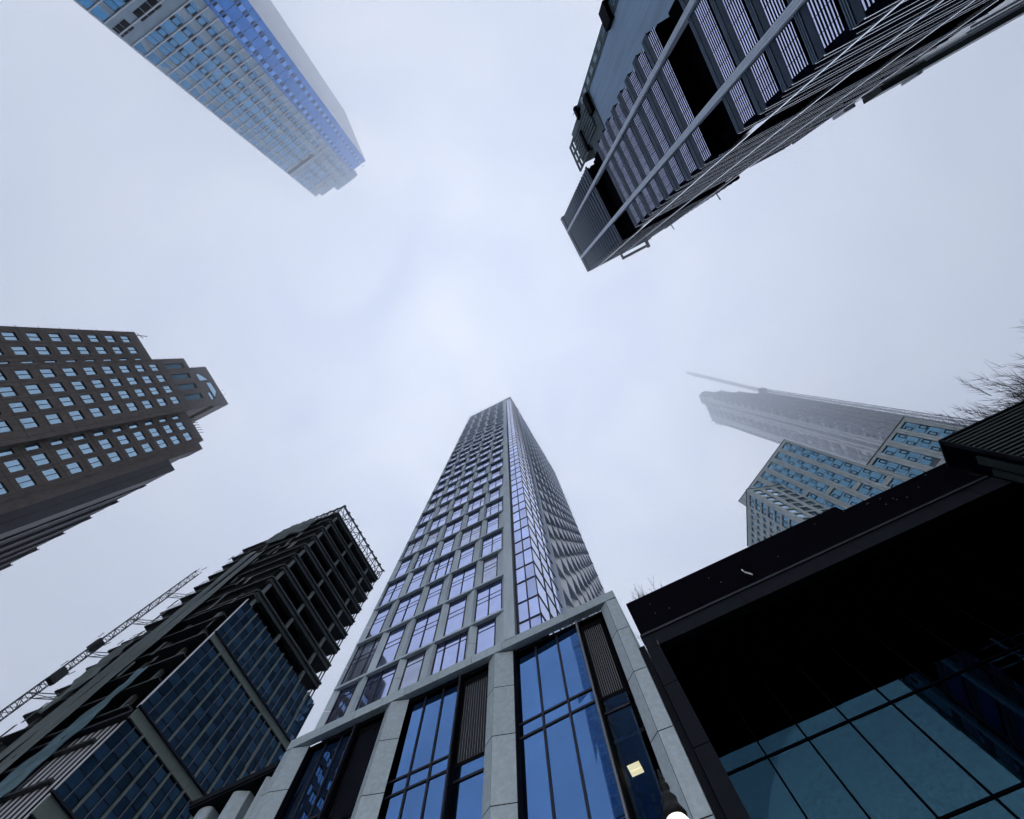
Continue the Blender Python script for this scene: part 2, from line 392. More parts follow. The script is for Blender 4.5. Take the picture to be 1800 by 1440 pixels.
for bi, (gl, mu, gr, l0, l1) in enumerate(BAY):
    c = CR[bi]; end = CR[bi + 1] - (.5 if bi < 2 else .42)
    b = MB()   # black surround
    b.fbox(FP, c + (.9 if bi != 1 else .66) - .02, c + gl + .06, -.9, -.305, GR, 19.5)
    b.fbox(FP, c - .38, end, -1.5, -.42, 19.42, 19.575)
    b.fbox(FP, c + gr, c + l0, -.9, -.28, GR, 19.42)
    b.build('window_surround', SHADOWBOX, T)
    b = MB(); b.fbox(FP, c + gr + .03, c + gr + .11, -.28, -.16, GR, 19.42); b.build('window_fin', LOUVRE if bi == 2 else MULL, T)
    w = MB()
    vs = [c + gl + .05] + [c + q for q in mu] + [c + gr]
    hs = [GR, 3.2, 3.8, 9.2, 9.8, 14.80, 15.44, 19.42]
    for q0, q1 in zip(vs, vs[1:]):
        for a, bb in zip(hs, hs[1:]): sk(w, q0, q1, a, bb, vs[0])
    wo = w.build('window', GLASS_P, T)
    f = MB()
    for q in vs[1:-1]: e0 = GD + (.02 + .049 * (q - vs[0]) if bi == 2 else .1); f.fbox(FP, q - .045, q + .045, e0 - .02, e0 + .06, GR, 19.42)
    kk = .049 if bi == 2 else 0.0; p = FP.p
    for h in hs[1:-1]:
        e0 = GD + (.02 if kk else .1); e1 = e0 + kk * (vs[-1] - vs[0]); a_, b_ = h - .045, h + .045
        f.hexa([p(vs[0], e0, a_), p(vs[-1], e1, a_), p(vs[-1], e1 + .05, a_), p(vs[0], e0 + .05, a_), p(vs[0], e0, b_), p(vs[-1], e1, b_), p(vs[-1], e1 + .05, b_), p(vs[0], e0 + .05, b_)])
    f.build('mullion', MULL, wo)
    # louvre panel over a narrow pane
    lv = MB(); n = 10
    lo = c + l0; hi = c + l1
    for i in range(n):
        q = lo + .12 + (hi - lo - .14) * i / n
        lv.fbox(FP, q, q + .03, GD - .05, GD + .05, 15.0, 19.0)
    lv.fbox(FP, lo, hi, GD - .12, GD + .03, 14.86, 15.0, 1); lv.fbox(FP, lo, hi, GD - .12, GD + .03, 19.0, 19.42, 1); lv.fbox(FP, lo, lo + .1, GD - .12, GD + .03, 15.0, 19.0, 1)
    lv.fquad(FP, lo, hi, GD - .06, 14.9, 19.4, 1)
    lv.build('louvre_panel', [LOUVRE if bi else MULL, SHADOWBOX], T)
    w = MB()
    for a, bb in ((GR, 9.2), (9.3, 14.22), (14.3, 14.84)): w.fquad(FP, lo + .03, hi, GD, a, bb, 0, .003)
    w.fbox(FP, lo, hi, GD, GD + .05, 14.2, 14.3, 1); w.fbox(FP, lo, hi, GD, GD + .05, 9.2, 9.3, 1)
    w.build('side_window', [GLASS_P if bi < 2 else GLASS_C, MULL], T)
# room behind the see-through pane
b = MB()
b.box(-3.0, -2.95, 14.75, 17.8, 3, 14.85 + EYE); b.box(-2.95, -1.05, 17.75, 17.85, 3, 14.85 + EYE); b.box(-2.95, -1.05, 14.7, 17.75, 13.05 + EYE, 13.2 + EYE)
b.box(-2.95, -1.05, 14.7, 17.75, 3, 3.2); b.build('room_wall', DARKFR, T)
b = MB(); hL = 13.0
b.box(-.2172 * hL, -.1805 * hL, 1.2115 * hL, 1.2305 * hL - .02, hL + EYE, hL + EYE + .04); b.box(-.2172 * hL, -.1805 * hL, 1.2305 * hL + .02, 1.250 * hL, hL + EYE, hL + EYE + .04)
tag(b.build('ceiling_light', LIGHTP), 'lit yellow ceiling light behind the dark pane beside the street lamp', 'light')

# ------------------------------------------------------------------ black building on the right
D = thing('black_building', 'low black granite building with a deep soffit over a teal glass wall', 'building', (10, 14, 0))
FD = Frame((0, 14), (1, 0), (0, -1))
b = MB()
xs = [-.24, 2.8, 5.6, 8.4, 11.0]
for a, c in zip(xs, xs[1:]): b.fbox(FD, a + .006, c - .006, -.5, 0, 16.42, 18.71)
b.fbox(FD, -.22, 10.98, -.5, -.03, 16.42, 18.69); b.fbox(FD, 11.0, 45, -.55, -.06, 16.42, 18.31); b.build('parapet', DARKST, D)
for i in range(18):
    b = MB(); q = R.uniform(0, 16); h = R.choice((18.35, 18.5, 17.2, 17.9)) + R.uniform(-.2, .15) if q < 10.5 else R.uniform(16.6, 18.2); b.fbox(FD, q, q + .035, -.02, .012, h, h + .035); b.build('bolt', LOUVRE, D)
b = MB(); b.fbox(FD, -.28, 45, -.4, .06, 16.30, 16.41); b.build('drip_moulding', MULL, D)
b = MB()
xs = [-.27, .3, 4.4, 9.6, 14.8, 20, 22]
for a, c in zip(xs, xs[1:]): b.fbox(FD, a + .008, c - .008, -.45, 0, 15.58, 16.29)
for h1, h0 in zip([15.57, 13.7, 11.25, 8.8, 6.4, 4, 1.6], [13.72, 11.27, 8.82, 6.42, 4.02, 1.62, GR]): b.fbox(FD, -.27, .3, -3.1, 0, h0, h1 - .012)
b.fbox(FD, 22, 45, -3.1, 0, GR, 16.29); b.build('frame', DARKFR, D)
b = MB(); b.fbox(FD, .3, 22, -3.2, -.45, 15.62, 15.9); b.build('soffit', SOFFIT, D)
b = MB(); b.box(-.56, -.29, 14.3, 20, 0, 16.2 + EYE); b.build('side_wall', DARKFR, D)
gx = [.3, 1.93, 3.50, 5.06, 6.67, 8.30, 9.9, 11.5, 13.1, 14.7, 16.3, 17.9, 19.5, 22]; gh = [GR, 2.9, 6.0, 9.47, 12.55, 15.62]
for a, c in zip(gx, gx[1:]):
    w = MB()
    for h0, h1 in zip(gh, gh[1:]): w.fquad(FD, a, c, -3.2, h0, h1, 0, .003)
    w.build('glass_pane', GLASS_D, D)
b = MB()
for q in gx[1:-1]: b.fbox(FD, q - .03, q + .03, -3.2, -3.16, GR, 15.62)
for h in gh[1:-1]: b.fbox(FD, .3, 22, -3.2, -3.162, h - .035, h + .035)
b.build('mullion', SOFFIT, D)
b = MB(); b.box(-.2, 45, 17.4, 44, 0, 18.1 + EYE); b.build('wall', DARKFR, D)
# small floodlight on the parapet
f = thing('floodlight', 'small pale floodlight on a bracket on the black parapet', 'light', (5.35, 13.9, 18.2))
b = MB(); b.bar((5.35, 14.0, 18.15), (5.35, 13.75, 18.25), .02); b.bar((5.35, 13.75, 18.25), (5.28, 13.72, 18.5), .018); b.build('bracket', IRON, f)
b = MB(); b.bar((5.38, 13.72, 18.2), (5.20, 13.70, 18.52), .035, 6); b.bar((5.2, 13.72, 18.6), (5.2, 13.72, 18.75), .03, 6); b.build('lamp_head', WHITEM, f)
# louvre clad box in front of it
LV = thing('louvred_pavilion', 'tall narrow pavilion clad in dark green horizontal louvres beside the black building', 'pavilion', (18, 11.4, 0))
x0, yf, yb, ht = 13.61, 10.83, 12.0, 15.34
b = MB(); b.box(x0 + .05, 30, yf + .12, yb - .05, 0, ht - .04 + EYE); b.build('wall', SOFFIT, LV)
b = MB()
for i in range(95):
    z = .1 + i * .185
    if z > ht - .1 + EYE: break
    b.hexa([(x0 + .06, yf, z), (30, yf, z), (30, yf + .11, z + .03), (x0 + .06, yf + .11, z + .03), (x0 + .06, yf, z + .085), (30, yf, z + .085), (30, yf + .11, z + .15), (x0 + .06, yf + .11, z + .15)])
b.build('louvre', CORR, LV)
b = MB(); b.box(x0, x0 + .06, yf - .04, yf + .12, 0, ht + EYE); b.box(x0, 30, yf - .04, yb, ht - .04 + EYE, ht + .02 + EYE); b.build('edge_trim', DARKFR, LV)
for y0, y1, z1 in ((yf + .3, yf + .62, ht + .4), (yf + .72, yf + .98, ht)):
    b = MB(); b.box(x0 - .02, x0 + .05, y0, y1, 3, z1); b.build('side_panel', CORR, LV)

# ------------------------------------------------------------------ building under construction, lower left
K = 1.1
B = thing('unfinished_building', 'dark unfinished building with open floors above navy glass and hanging tarpaulins', 'building', (-40.7, 20, 0))
FB = Frame((-37, 0), (0, 1), (1, 0), K)
SL = [43.54 + 2.775 * k for k in range(9)]; RT = 68.45
FL = Frame((-37, 11.85), (-16.6, -1.35), (.081, -.9967), K)      # left flank
b0, b1 = 11.85, 25.3
for h in SL:
    b = MB(); b.fbox(FB, b0 - .1, b1, -14, .12, h - .12, h + .1); b.fbox(FB, b0 - .05, b1 - .02, -.6, -.05, h - .62, h - .13)
    b.fbox(FL, 0.05, 17.4 + R.uniform(-.25, .3), -1, .25, h - .1, h + .09)
    b.build('floor_slab', STEEL, B)
    b = MB(); b.fbox(FB, b0 - .1, b1, .125, .16, h + .02, h + .09); b.build('slab_edge', LOUVRE, B)
for h in [15 + 2.775 * i for i in range(11)]:
    b = MB(); b.fbox(FL, 1.6 if h < 40 else .05, 18.0 + R.uniform(-.25, .3), -1, .3, h - .1, h + .09); b.build('floor_slab', STEEL, B)
for s in (12.35, 17.35, 22.6):
    for a, c in zip([41.2] + SL[:-1], SL):
        b = MB(); b.fbox(FB, s - .17, s + .17, -.5, -.16, a + .1, c - .62); b.build('column', CONC, B)
for s in (4.2, 8.3, 12.9, 16.8):
    b = MB(); b.fbox(FL, s - .2, s + .2, -.8, -.4, 10, 65.7); b.build('column', CONC, B)
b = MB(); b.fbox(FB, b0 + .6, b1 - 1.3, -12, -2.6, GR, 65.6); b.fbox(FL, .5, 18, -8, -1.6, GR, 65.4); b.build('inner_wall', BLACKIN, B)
# safety rails between slabs
b = MB()
for h in SL[:-1]:
    for q in (.55, 1.05):
        b.bar(FL.p(0, .2, h + q), FL.p(17, .2, h + q), .035)
b.build('safety_rail', STEEL, B)
# glass part
gt = 41.15; S0, S1 = 11.5, 25.55
bands = [(35.3, 35.95), (27.0, 27.75), (20.7, 21.7), (14.6, 15.4), (8.4, 9.2)]
zones = [(35.95, gt), (27.75, 35.3), (21.7, 27.0), (15.4, 20.7), (9.2, 14.6), (GR, 8.4)]
thick = [11.55 + 1.80 * i for i in range(8)] + [S1]
for zi, (z0, z1) in enumerate(zones):
    for a, c in zip(thick, thick[1:]):
        w = MB(); nr = max(3, round((z1 - z0) / .95)); mid = (a + c) / 2
        for r in range(nr):
            h0 = z0 + (z1 - z0) * r / nr; h1 = z0 + (z1 - z0) * (r + 1) / nr
            for q0, q1 in ((a + .08, mid), (mid, c - .08)): w.fquad(FB, q0, q1, .25, h0, h1, 0, .02)
            w.fbox(FB, a + .08, c - .08, .25, .275, h1 - .03, h1 + .01, 1)
        w.build('window', [GLASS_N, MULL], B)
for z0, z1 in bands:
    b = MB()
    for a, c in zip(thick, thick[1:]): b.fbox(FB, a + .012, c - .012, .2, .42, z0, z1)
    b.fbox(FB, S0 - .1, S1, .44, .62, z1, z1 + .12, 1); b.build('spandrel_band', [OLIVE, MULL], B)
for i, s in enumerate(thick[1:-1]):
    b = MB()
    for z0, z1 in zones: b.fbox(FB, s - .075, s + .075, .26, .46, z0, z1)
    b.build('mullion', OLIVE, B)
    b = MB()
    for z0, z1 in zones: b.fbox(FB, s - .9 - .02, s - .9 + .02, .26, .40, z0, z1)
    b.build('thin_mullion', LOUVRE, B)
b = MB(); b.fbox(FB, S0 - .06, S0, .2, .5, 27.8, gt); b.build('edge_trim', WHITEM, B)
b = MB(); b.fbox(FB, S1, S1 + .1, -2.5, .3, GR, gt - .1); b.build('edge_trim', GLASS_TEAL, B)
for s in (b1 - .15, b1 - .55):
    b = MB(); b.bar(FB.p(s + .25, -.6, 20), FB.p(s + .25, -.6, RT), .09, 6); b.build('hoist_pole', STEEL, B)
# white fins on the return of the lower glass block
b = MB(); b.fbox(FL, 1.2, 12.0, -1.2, -.05, GR, 27.5); b.fbox(FL, 0.0, 12.2, -.9, .4, 27.5, 27.75); b.build('return_wall', MULL, B)
b = MB()
for i in range(13): b.fbox(FL, -.1 + i * .66, .2 + i * .66, -.06, -.035, GR, 27.45)
b.build('white_fin', WHITEM, B)
# roof truss
b = MB(); h0, h1 = SL[-1] + .1, RT
for F, a, c, n in ((FB, b0 - .1, b1, 10), (FL, 0, 9, 7)):
    b.bar(F.p(a, .1, h1), F.p(c, .1, h1), .16); b.bar(F.p(a, .1, h0 + 1.0), F.p(c, .1, h0 + 1.0), .06); b.bar(F.p(a, -2.2, h1), F.p(c, -2.2, h1), .1)
    for i in range(n + 1):
        s = a + (c - a) * i / n; b.bar(F.p(s, .1, h0), F.p(s, .1, h1 + .35), .09); b.bar(F.p(s, .1, h1), F.p(s, -2.2, h1), .07)
        if i < n:
            t = a + (c - a) * (i + 1) / n; b.bar(F.p(s, .1, h0 if i % 2 else h1), F.p(t, .1, h1 if i % 2 else h0), .06)
        b.bar(F.p(s - .12, .16, h1 + .2), F.p(s + .3, .16, h1 + .25), .14)
b.build('roof_truss', STEEL, B)
b = MB()
for i in range(5): s = b0 + .9 + i * .95; b.fbox(FB, s, s + .7, -1.6, -.8, h0, h0 + 1.5 - .2 * i)
b.build('roof_plant', CONC, B)
# tarpaulins: wrinkled sheets with thickness
def tarp(name, F, s0, s1, h0, h1, m, amp, ns=16, nh=40, d0=.45, sag=0.0):
    g = {}; mb = MB()
    ph = [R.uniform(0, 6.28) for _ in range(8)]
    for i in range(ns + 1):
        for j in range(nh + 1):
            a = i / ns; t = j / nh
            s = s0(t) + (s1(t) - s0(t)) * a; h = h0 + (h1 - h0) * t
            d = d0 + amp * (math.sin(a * 9 + 3 * t + ph[0]) * .5 + math.sin(a * 17 + ph[1] + 9 * t) * .3 + math.sin(t * 38 + a * 4 + ph[2]) * .25) + sag * math.sin(math.pi * a) * math.sin(math.pi * t)
            g[i, j] = F.p(s, d, h)
    idx = {}
    vs = []
    for kx, q in enumerate(g): idx[q] = kx; vs.append(g[q])
    fs = [(idx[i, j], idx[i + 1, j], idx[i + 1, j + 1], idx[i, j + 1]) for i in range(ns) for j in range(nh)]
    mb.add(vs, fs); o = mb.build(name, m, B, smooth=True)
    md = o.modifiers.new('thick', 'SOLIDIFY'); md.thickness = .03
    return o
sn = lambda t, p, a: a * (math.sin(t * 7 + p) + .6 * math.sin(t * 17 + 2 * p))
tarp('tarpaulin', FL, lambda t: 10.9 + sn(t, 1, .1), lambda t: 12.9 + sn(t, 2, .15), 10, 60.5, TARP, .12)
tarp('tarpaulin', FL, lambda t: 8.9 + sn(t, 3, .12) - .2 * t, lambda t: 10.6 + sn(t, 4, .14), 10, 58.5, TARP, .14)
tarp('tarpaulin', FL, lambda t: 4.9 + sn(t, 1, .25) - t * .4, lambda t: 7.0 - 1.2 * t + sn(t, 5, .3), 22, 34, TARP2, .16)
tarp('tarpaulin', FL, lambda t: 3.0 + 1.0 * (1 - t), lambda t: 11.0 + sn(t, 5, .5), 61.5, 66.4, TARP, .3, nh=16, d0=.5, sag=.35)
tarp('tarpaulin', FL, lambda t: 13.9 + sn(t, 2, .3), lambda t: 15.6 + sn(t, 3, .4), 33, 42, TARP, .2, d0=.5)
# torn netting strips and boards
for i in range(46):
    h = R.uniform(31, 64); s = R.uniform(1.8, 18); l = R.uniform(.6, 2.4)
    b = MB(); b.fbox(FL, s, s + R.uniform(.15, .5), .32, .36, h, h + l)
    b.build('netting_strip', [STEEL, TARP, CONC][i % 3], B)
# hoist mast
HM = thing('hoist_mast', 'lattice hoist mast standing beside the unfinished building', 'hoist mast', (-62.3, 10.1, 0))
def lattice(mb, p, q, w, n, r, up=Vector((0, 0, 1)), side=Vector((1, 0, 0))):
    p = Vector(p); q = Vector(q); t = (q - p).normalized(); a = t.cross(side)
    if a.length < .1: a = t.cross(up)
    a.normalize(); c = t.cross(a); cs = [(a + c) * w / 2, (a - c) * w / 2, (-a - c) * w / 2, (c - a) * w / 2]
    for k in cs: mb.bar(p + k, q + k, r)
    for i in range(n):
        u = p + (q - p) * i / n; v = p + (q - p) * (i + 1) / n
        for j in range(4):
            k, l = cs[j], cs[(j + 1) % 4]
            mb.bar(u + k, u + l, r * .6); mb.bar(u + (k if i % 2 else l), v + (l if i % 2 else k), r * .6)
mx, my, mh = -62.3, 10.05, 65.0 + EYE
b = MB(); lattice(b, (mx, my, 0), (mx, my, mh), .7, 75, .055); b.bar((mx + .45, my, mh), (mx + .9, my + .1, mh + .7), .06); b.build('mast', STEEL, HM)
for z in (36, 41.5, 47.5, 53.5, 59.5):
    b = MB()
    for e in (-.4, .4): b.bar((mx + .5, my + e, z), (-58.6, 12.0 + e, z), .05); b.bar((mx + .5, my + e, z), (-58.6, 12.0 - e, z - .2), .035)
    b.build('wall_tie', LOUVRE, HM)
for z0, z1, sx in ((49.0, 50.4, -.75), (43.2, 44.8, .7)):
    b = MB(); b.box(mx + sx - .3, mx + sx + .3, my - .5, my + .5, z0, z1); b.bar((mx + sx, my - .7, z1), (mx + sx, my - .7, z1 + .8), .05); b.bar((mx + sx - .5, my + .7, z1 + .35), (mx + sx + .5, my + .7, z1 + .35), .05)
    b.build('hoist_car', STEEL, HM)
# low neighbour with stone fins between it and the podium
N = thing('finned_building', 'low building with rounded stone fins under a black fascia beside the podium', 'building', (-23, 14, 0))
b = MB(); b.box(-25.75, -20.42, 13.96, 22, 18.70 + EYE, 19.02 + EYE); b.box(-25.7, -20.42, 14.02, 22, 18.58 + EYE, 18.69 + EYE, 0); b.build('fascia', DARKFR, N)
b = MB(); b.box(-25.6, -20.45, 15.2, 22, 0, 18.55 + EYE); b.build('wall', SOFFIT, N)
for x0, x1, n in ((-21.05, -20.5, 2), (-23.1, -22.1, 2), (-25.35, -24.3, 1)):
    b = MB(); n_ = 10; pts = []
    for i in range(n_ + 1):
        a = math.pi * i / n_; pts.append(((x0 + x1) / 2 - math.cos(a) * (x1 - x0) / 2, 14.45 - math.sin(a) * .28 - (.12 * math.sin(2 * a) if n == 2 else 0)))
    pts += [(x1, 15.1), (x0, 15.1)]
    b.prism(pts[::-1], 0, 18.5 + EYE); b.build('stone_fin', STONE2, N)
b = MB(); b.bar((-22.75, 14.6, 18.9 + EYE), (-22.75, 14.5, 19.7 + EYE), .17, 8); b.build('roof_vent', LOUVRE, N)

# ------------------------------------------------------------------ brown tower, left
H_ = thing('brown_tower', 'dark brown granite tower with punched silvery windows and a stepped crown', 'tower', (-60, -20, 0))
FA = Frame((-60, 0), (0, 1), (1, 0)); FC = Frame((-58, 0), (0, 1), (1, 0), 58.7 / 58); FLh = 2.915
win_l = Many('window', [GLASS_S, MULL], H_, 100)
def lwin(F, s0, s1, h0, h1, d):
    g = MB(); g.fquad(F, s0, s1, d, h0, h1, 0, .004)
    m = (s0 + s1) / 2
    g.fbox(F, m - .04, m + .04, d + .002, d + .05, h0, h1, 1); g.fbox(F, s0, s1, d + .002, d + .04, h0, h0 + .07, 1); g.fbox(F, s1 - .06, s1, d + .003, d + .045, h0, h1, 1)
    win_l.take(g)
secs = [(FA, -33.55, -26.9, 78.9, [(-32.62, -31.46), (-30.46, -29.24), (-28.16, -27.0)], 75.42),
        (FC, -26.98, -16.34, 83.75, [(-25.98, -24.78), (-23.8, -22.55), (-21.58, -20.32), (-19.38, -18.05)], 75.0),
        (FA, -16.95, -10.38, 79.0, [(-16.85, -15.75), (-14.92, -13.52), (-12.68, -11.28)], 75.4)]
rows = []
for si, (F, s0, s1, top, cols, h0) in enumerate(secs):
    holes = []
    for r in range(25):
        for a, c in cols:
            q = h0 - FLh * r
            if q < 3: continue
            holes.append((a - .06, c + .06, q - .04, q + 1.6)); rows.append((r, F, a, c, q, q + 1.55))
    if si == 1:
        for a, c in cols: holes.append((a, c - .15, 78.3, 82.75))
    b = MB(); b.wall(F, s0, s1, GR, top, holes, .16)
    # shallow panel joints
    for r in range(26): pass
    b.build('wall', BROWN, H_)
rows.sort(key=lambda r: r[0])
for r, F, a, c, h0, h1 in rows: lwin(F, a - .06, c + .06, h0 - .04, h1 + .05, -.16)
win_l.done()
for a, c in secs[1][4]:
    b = MB(); b.fquad(FC, a, c - .15, -.27, 78.3, 82.75); b.build('crown_vent', GLASS_TEAL, H_)
b = MB()                                                        # raised pilaster strips and string courses
for F, ss in ((FA, [-33.5, -31.0, -28.75, -15.35, -13.1, -10.9]), (FC, [-26.6, -24.35, -22.1, -19.9, -17.0])):
    for s in ss: b.fbox(F, s - .03, s + .03, 0, .02, GR, 78.5)
    for j in range(24): b.fbox(F, ss[0] - .3, ss[-1] + .3, 0, .015, 77.6 - FLh * j - .025, 77.6 - FLh * j + .025)
b.build('panel_joint', DKBROWN, H_)
b = MB(); b.box(-75, -60.31, -33.5, -26.3, 0, 78.8 + EYE); b.box(-75, -59.05, -27.2, -25.2, 0, 84.5 + EYE); b.box(-75, -60.3, -25.2, -16.58, 0, 84 + EYE)
b.box(-60.3, -59.05, -27.2, -16.58, 0, 75.6 + EYE); b.box(-60.3, -58.72, -16.6, -16.55, 0, 84 + EYE); b.box(-75, -60.29, -16.34, -10.4, 0, 78.9 + EYE); b.build('core', BROWN, H_)
# crown with chevron windows
cw_ = MB(); cs0, cs1, ch0, ch1 = -24.9, -15.95, 83.75, 88.25
polA = [(-23.46, 84.2), (-23.4, 85.2), (-21.9, 86.78), (-21.85, 84.28)]
polB = [(-21.46, 85.53), (-21.34, 86.92), (-19.19, 87.0), (-17.71, 85.48)]
polC = [(-19.22, 84.24), (-19.22, 85.14), (-17.58, 85.04), (-17.52, 84.2)]
def inset(poly, name):
    b = MB(); n = len(poly)
    b.add([FC.p(s, .03, h) for s, h in poly], [tuple(range(n))]); 
    for i in range(n):
        a, c = poly[i], poly[(i + 1) % n]; b.bar(FC.p(a[0], .05, a[1]), FC.p(c[0], .05, c[1]), .06, 4, 1)
    b.build(name, [GLASS_S, MULL], H_)
b = MB(); b.fbox(FC, cs0, cs1, -9, 0, ch0, ch1); b.fbox(FC, cs0 + .3, cs1 - .3, -8, -.3, ch1, ch1 + .05); b.build('crown', BROWN, H_)
for q in (polA, polB, polC): inset(q, 'chevron_window')
for i in range(9):
    b = MB(); x = -59 - R.uniform(0, 4); y = -16.3 - R.uniform(0, 6); b.bar((x, y, 88.2 + EYE), (x + .3, y, 88.2 + EYE + R.uniform(1.5, 4.5)), .03, 4); b.build('antenna', IRON, H_)
for x, y, h, l in ((-60.2, -33.0, 78.9, 2.2), (-60.1, -27.4, 78.9, 1.2)):
    b = MB(); b.bar((x, y, h + EYE), (x + .2, y + .3, h + l + EYE), .07); b.bar((x, y - .4, h + EYE + .6), (x + .3, y + .8, h + EYE + .9), .05); b.build('antenna', IRON, H_)
for i in range(7):
    b = MB(); y = -15.7 + i * .55; b.bar((-60.6 - i * .2, y, 79 + EYE), (-60.5 - i * .2, y + .15, 79 + EYE + 1.7), .09); b.bar((-61, y, 80.2 + EYE), (-60.2, y + .4, 80.5 + EYE), .06); b.build('roof_railing', IRON, H_)
# blank wall and saw-toothed flank
b = MB(); b.box(-66, -60.15, -10.38, -9.05, 0, 76.6 + EYE); b.box(-64, -60.6, -10.38, -9.0, 76.6 + EYE, 78.4 + EYE); b.build('flank_block', BROWN, H_)
b = MB(); b.box(-75, -60.0, -9.04, -7.0, 0, 69.55 + EYE); b.build('blank_wall', DKBROWN, H_)
b = MB()
b.box(-60.0, -59.984, -8.04, -8.0, 0, 69.4 + EYE); b.build('panel_joint', BLACKIN, H_)
ys = [-6.95, -6.78, -6.46, -6.12, -5.86, -5.45, -5.12, -4.9, -4.6]; xv = -60.02
for i in range(9):
    b = MB(); xa = -60.02 - 5.78 * i; y = ys[i]
    b.box(xa - 5.78, xa, -9, y - .14, 0, 69.3 + EYE)
    for o, w, dd in ((0, 1.0, .0), (1.35, .4, .06), (2.1, .4, .07), (2.85, .4, .07), (3.6, .4, .07), (4.35, .4, .08), (5.1, .68, .1)): b.box(xa - o - w, xa - o, y - .15, y - dd, 0, 69.5 + EYE - (.25 if o else 0))
    for o in (1.05, 1.8, 2.55, 3.3, 4.05, 4.8): b.box(xa - o - .25, xa - o, y - .16, y - .125, 0, 69.2 + EYE, 1)
    b.build('saw_tooth_bay', [DKBROWN, TLGREY], H_)

# ------------------------------------------------------------------ blue tower, upper left
U = thing('blue_tower', 'tall blue and grey panelled tower fading into low cloud', 'tower', (-27, -83, 0))
KU = .86
FU = Frame((-40.54, -89.15), (24.57, -3.08), (.1244, .9922), KU)
fl0 = 98.69; fh = 2.99
win_u = Many('window', [TLWIN, SHADOWBOX, TLPALE, mat('sky_blue_glass', (.16, .33, .74), .05, 1.0, noise=(.5, .1), island=.12)], U, 100)
ws = []
def ufl(i): return fl0 + fh * i
for i in range(-33, 27):
    f = ufl(i)
    if f > 177: continue
    if 89.6 < f < 93.2: continue
    for ci, (a, c) in enumerate(((18.12, 19.22), (22.12, 23.2), (13.5, 14.72), (9.6, 10.75), (5.85, 7.0), (3.2, 4.35))):
        if ci > 1 and f > 153.6 and f < 158.7: continue
        if ci > 2 and f > 172: continue
        ws.append((abs(f - 118), f, ci, a, c))
ws.sort()
for _, f, ci, a, c in ws:
    w = MB(); h0 = f + .3; 
    if ci < 5: w.fbox(FU, a, c, -.3, -.12, f + .28, f + .95, 1); h0 = f + .95
    w.fquad(FU, a, c, -.1 if ci < 5 else .02, h0, f + 2.6, 3 if ci < 2 else 0, .006)
    w.fbox(FU, a - .06, a, -.1, .07, f + .2, f + 2.66, 1 if ci > 1 else 0); w.fbox(FU, c, c + .06, -.1, .07, f + .2, f + 2.66, 1 if ci > 1 else 0); w.fbox(FU, a, c, -.1, .07, f + 2.6, f + 2.68, 1)
    if ci >= 2: w.fquad(FU, c + .12, c + .75, .015, f + .35, f + 2.6, 0, .02)
    if ci == 3: w.fquad(FU, a - 2.1, a - .35, .012, f + .3, f + 2.6, 0, .03)
    if ci == 5: w.fquad(FU, .15, 1.9, .012, f + .2, f + 2.8, 0, .03); w.fquad(FU, c + .8, c + 1.35, .01, f + .3, f + 2.6, 0, .02)
    win_u.take(w)
win_u.done()
b = MB()     # grey cladding panels with open joints
for i in range(-33, 30):
    f = ufl(i); t = f + fh
    for a, c in ((0, 2.6), (2.6, 5.0), (5.0, 7.9), (7.9, 11.2), (11.2, 13.2), (13.2, 15.4), (15.4, 17.33)):
        if t > (181.5 if c < 8 else 186): continue
        holes = [(x, y, f + .28, f + 2.6) for x, y in ((13.5, 14.72), (9.6, 10.75), (5.85, 7.0)) if a < x < c and not (89.6 < f < 93.2)]
        b.wall(FU, a + .03, c - .03, f + .02, t - .02, holes, .3)
b.build('grey_cladding', TLGREY, U)
b = MB()
for i in range(-33, 28):
    f = ufl(i); t = min(f + fh, 180)
    if f > 179.5: continue
    for a, c in ((17.37, 19.75), (19.75, 21.75), (21.75, 24.76)):
        holes = [(x, y, f + .28, f + 2.6) for x, y in ((18.12, 19.22), (22.12, 23.2)) if a < x < c]
        b.wall(FU, a + .02, c - .02, f + .02, t - .02, holes, .3)
b.build('blue_cladding', TLBLUE, U)
b = MB()
for i in range(-33, 27): b.fbox(FU, -.05, 17.3, 0, .16, ufl(i) - .14, ufl(i) + .14) if ufl(i) < 178 else 0
b.build('floor_band', TLPALE, U)
b = MB()
for i in range(-33, 28):
    if ufl(i) < 179: b.fbox(FU, 17.35, 24.76, 0, .05, ufl(i) - .035, ufl(i) + .035)
for s in (19.75, 21.75, 17.36): b.fbox(FU, s - .03, s + .03, .0, .055, GR, 180)
b.build('joint_line', mat('joint_blue', (.05, .1, .3), .4), U)
for a, c in ((.25, .7), (.8, 1.9), (2.0, 3.3), (5.3, 6.9), (7.05, 8.7), (8.85, 10.4)):
    b = MB(); b.fquad(FU, a, c, .03, 91.2, 93.5); b.build('louvre_panel', SHADOWBOX, U)
b = MB(); b.fbox(FU, .05, 11.25, -.4, .05, 156.7, 158.7); b.build('dark_band', mat('dark_teal_louvre', (.012, .035, .05), .8, spec=.1), U)
b = MB(); b.fbox(FU, .02, 24.74, -20, -.32, GR, 179.9); b.fbox(FU, 1.6, 8, -18, -.32, 179.9, 182.4); b.fbox(FU, 7.9, 18.6, -18, -.3, 179.9, 185.6); b.build('wall', TLGREY, U)
q0 = FU.p(24.78, 0, 0); 
b = MB(); FU2 = Frame((q0[0] / KU, q0[1] / KU), (1.7, -19), (.996, .089), KU)
for i in range(-33, 27):
    f = ufl(i)
    if f < 177:
        for j in range(6): b.fbox(FU2, j * 3.2 + .02, j * 3.2 + 3.18, -1, .0, f + .02, f + fh - .02)
b.build('pale_cladding', TLPALE, U)
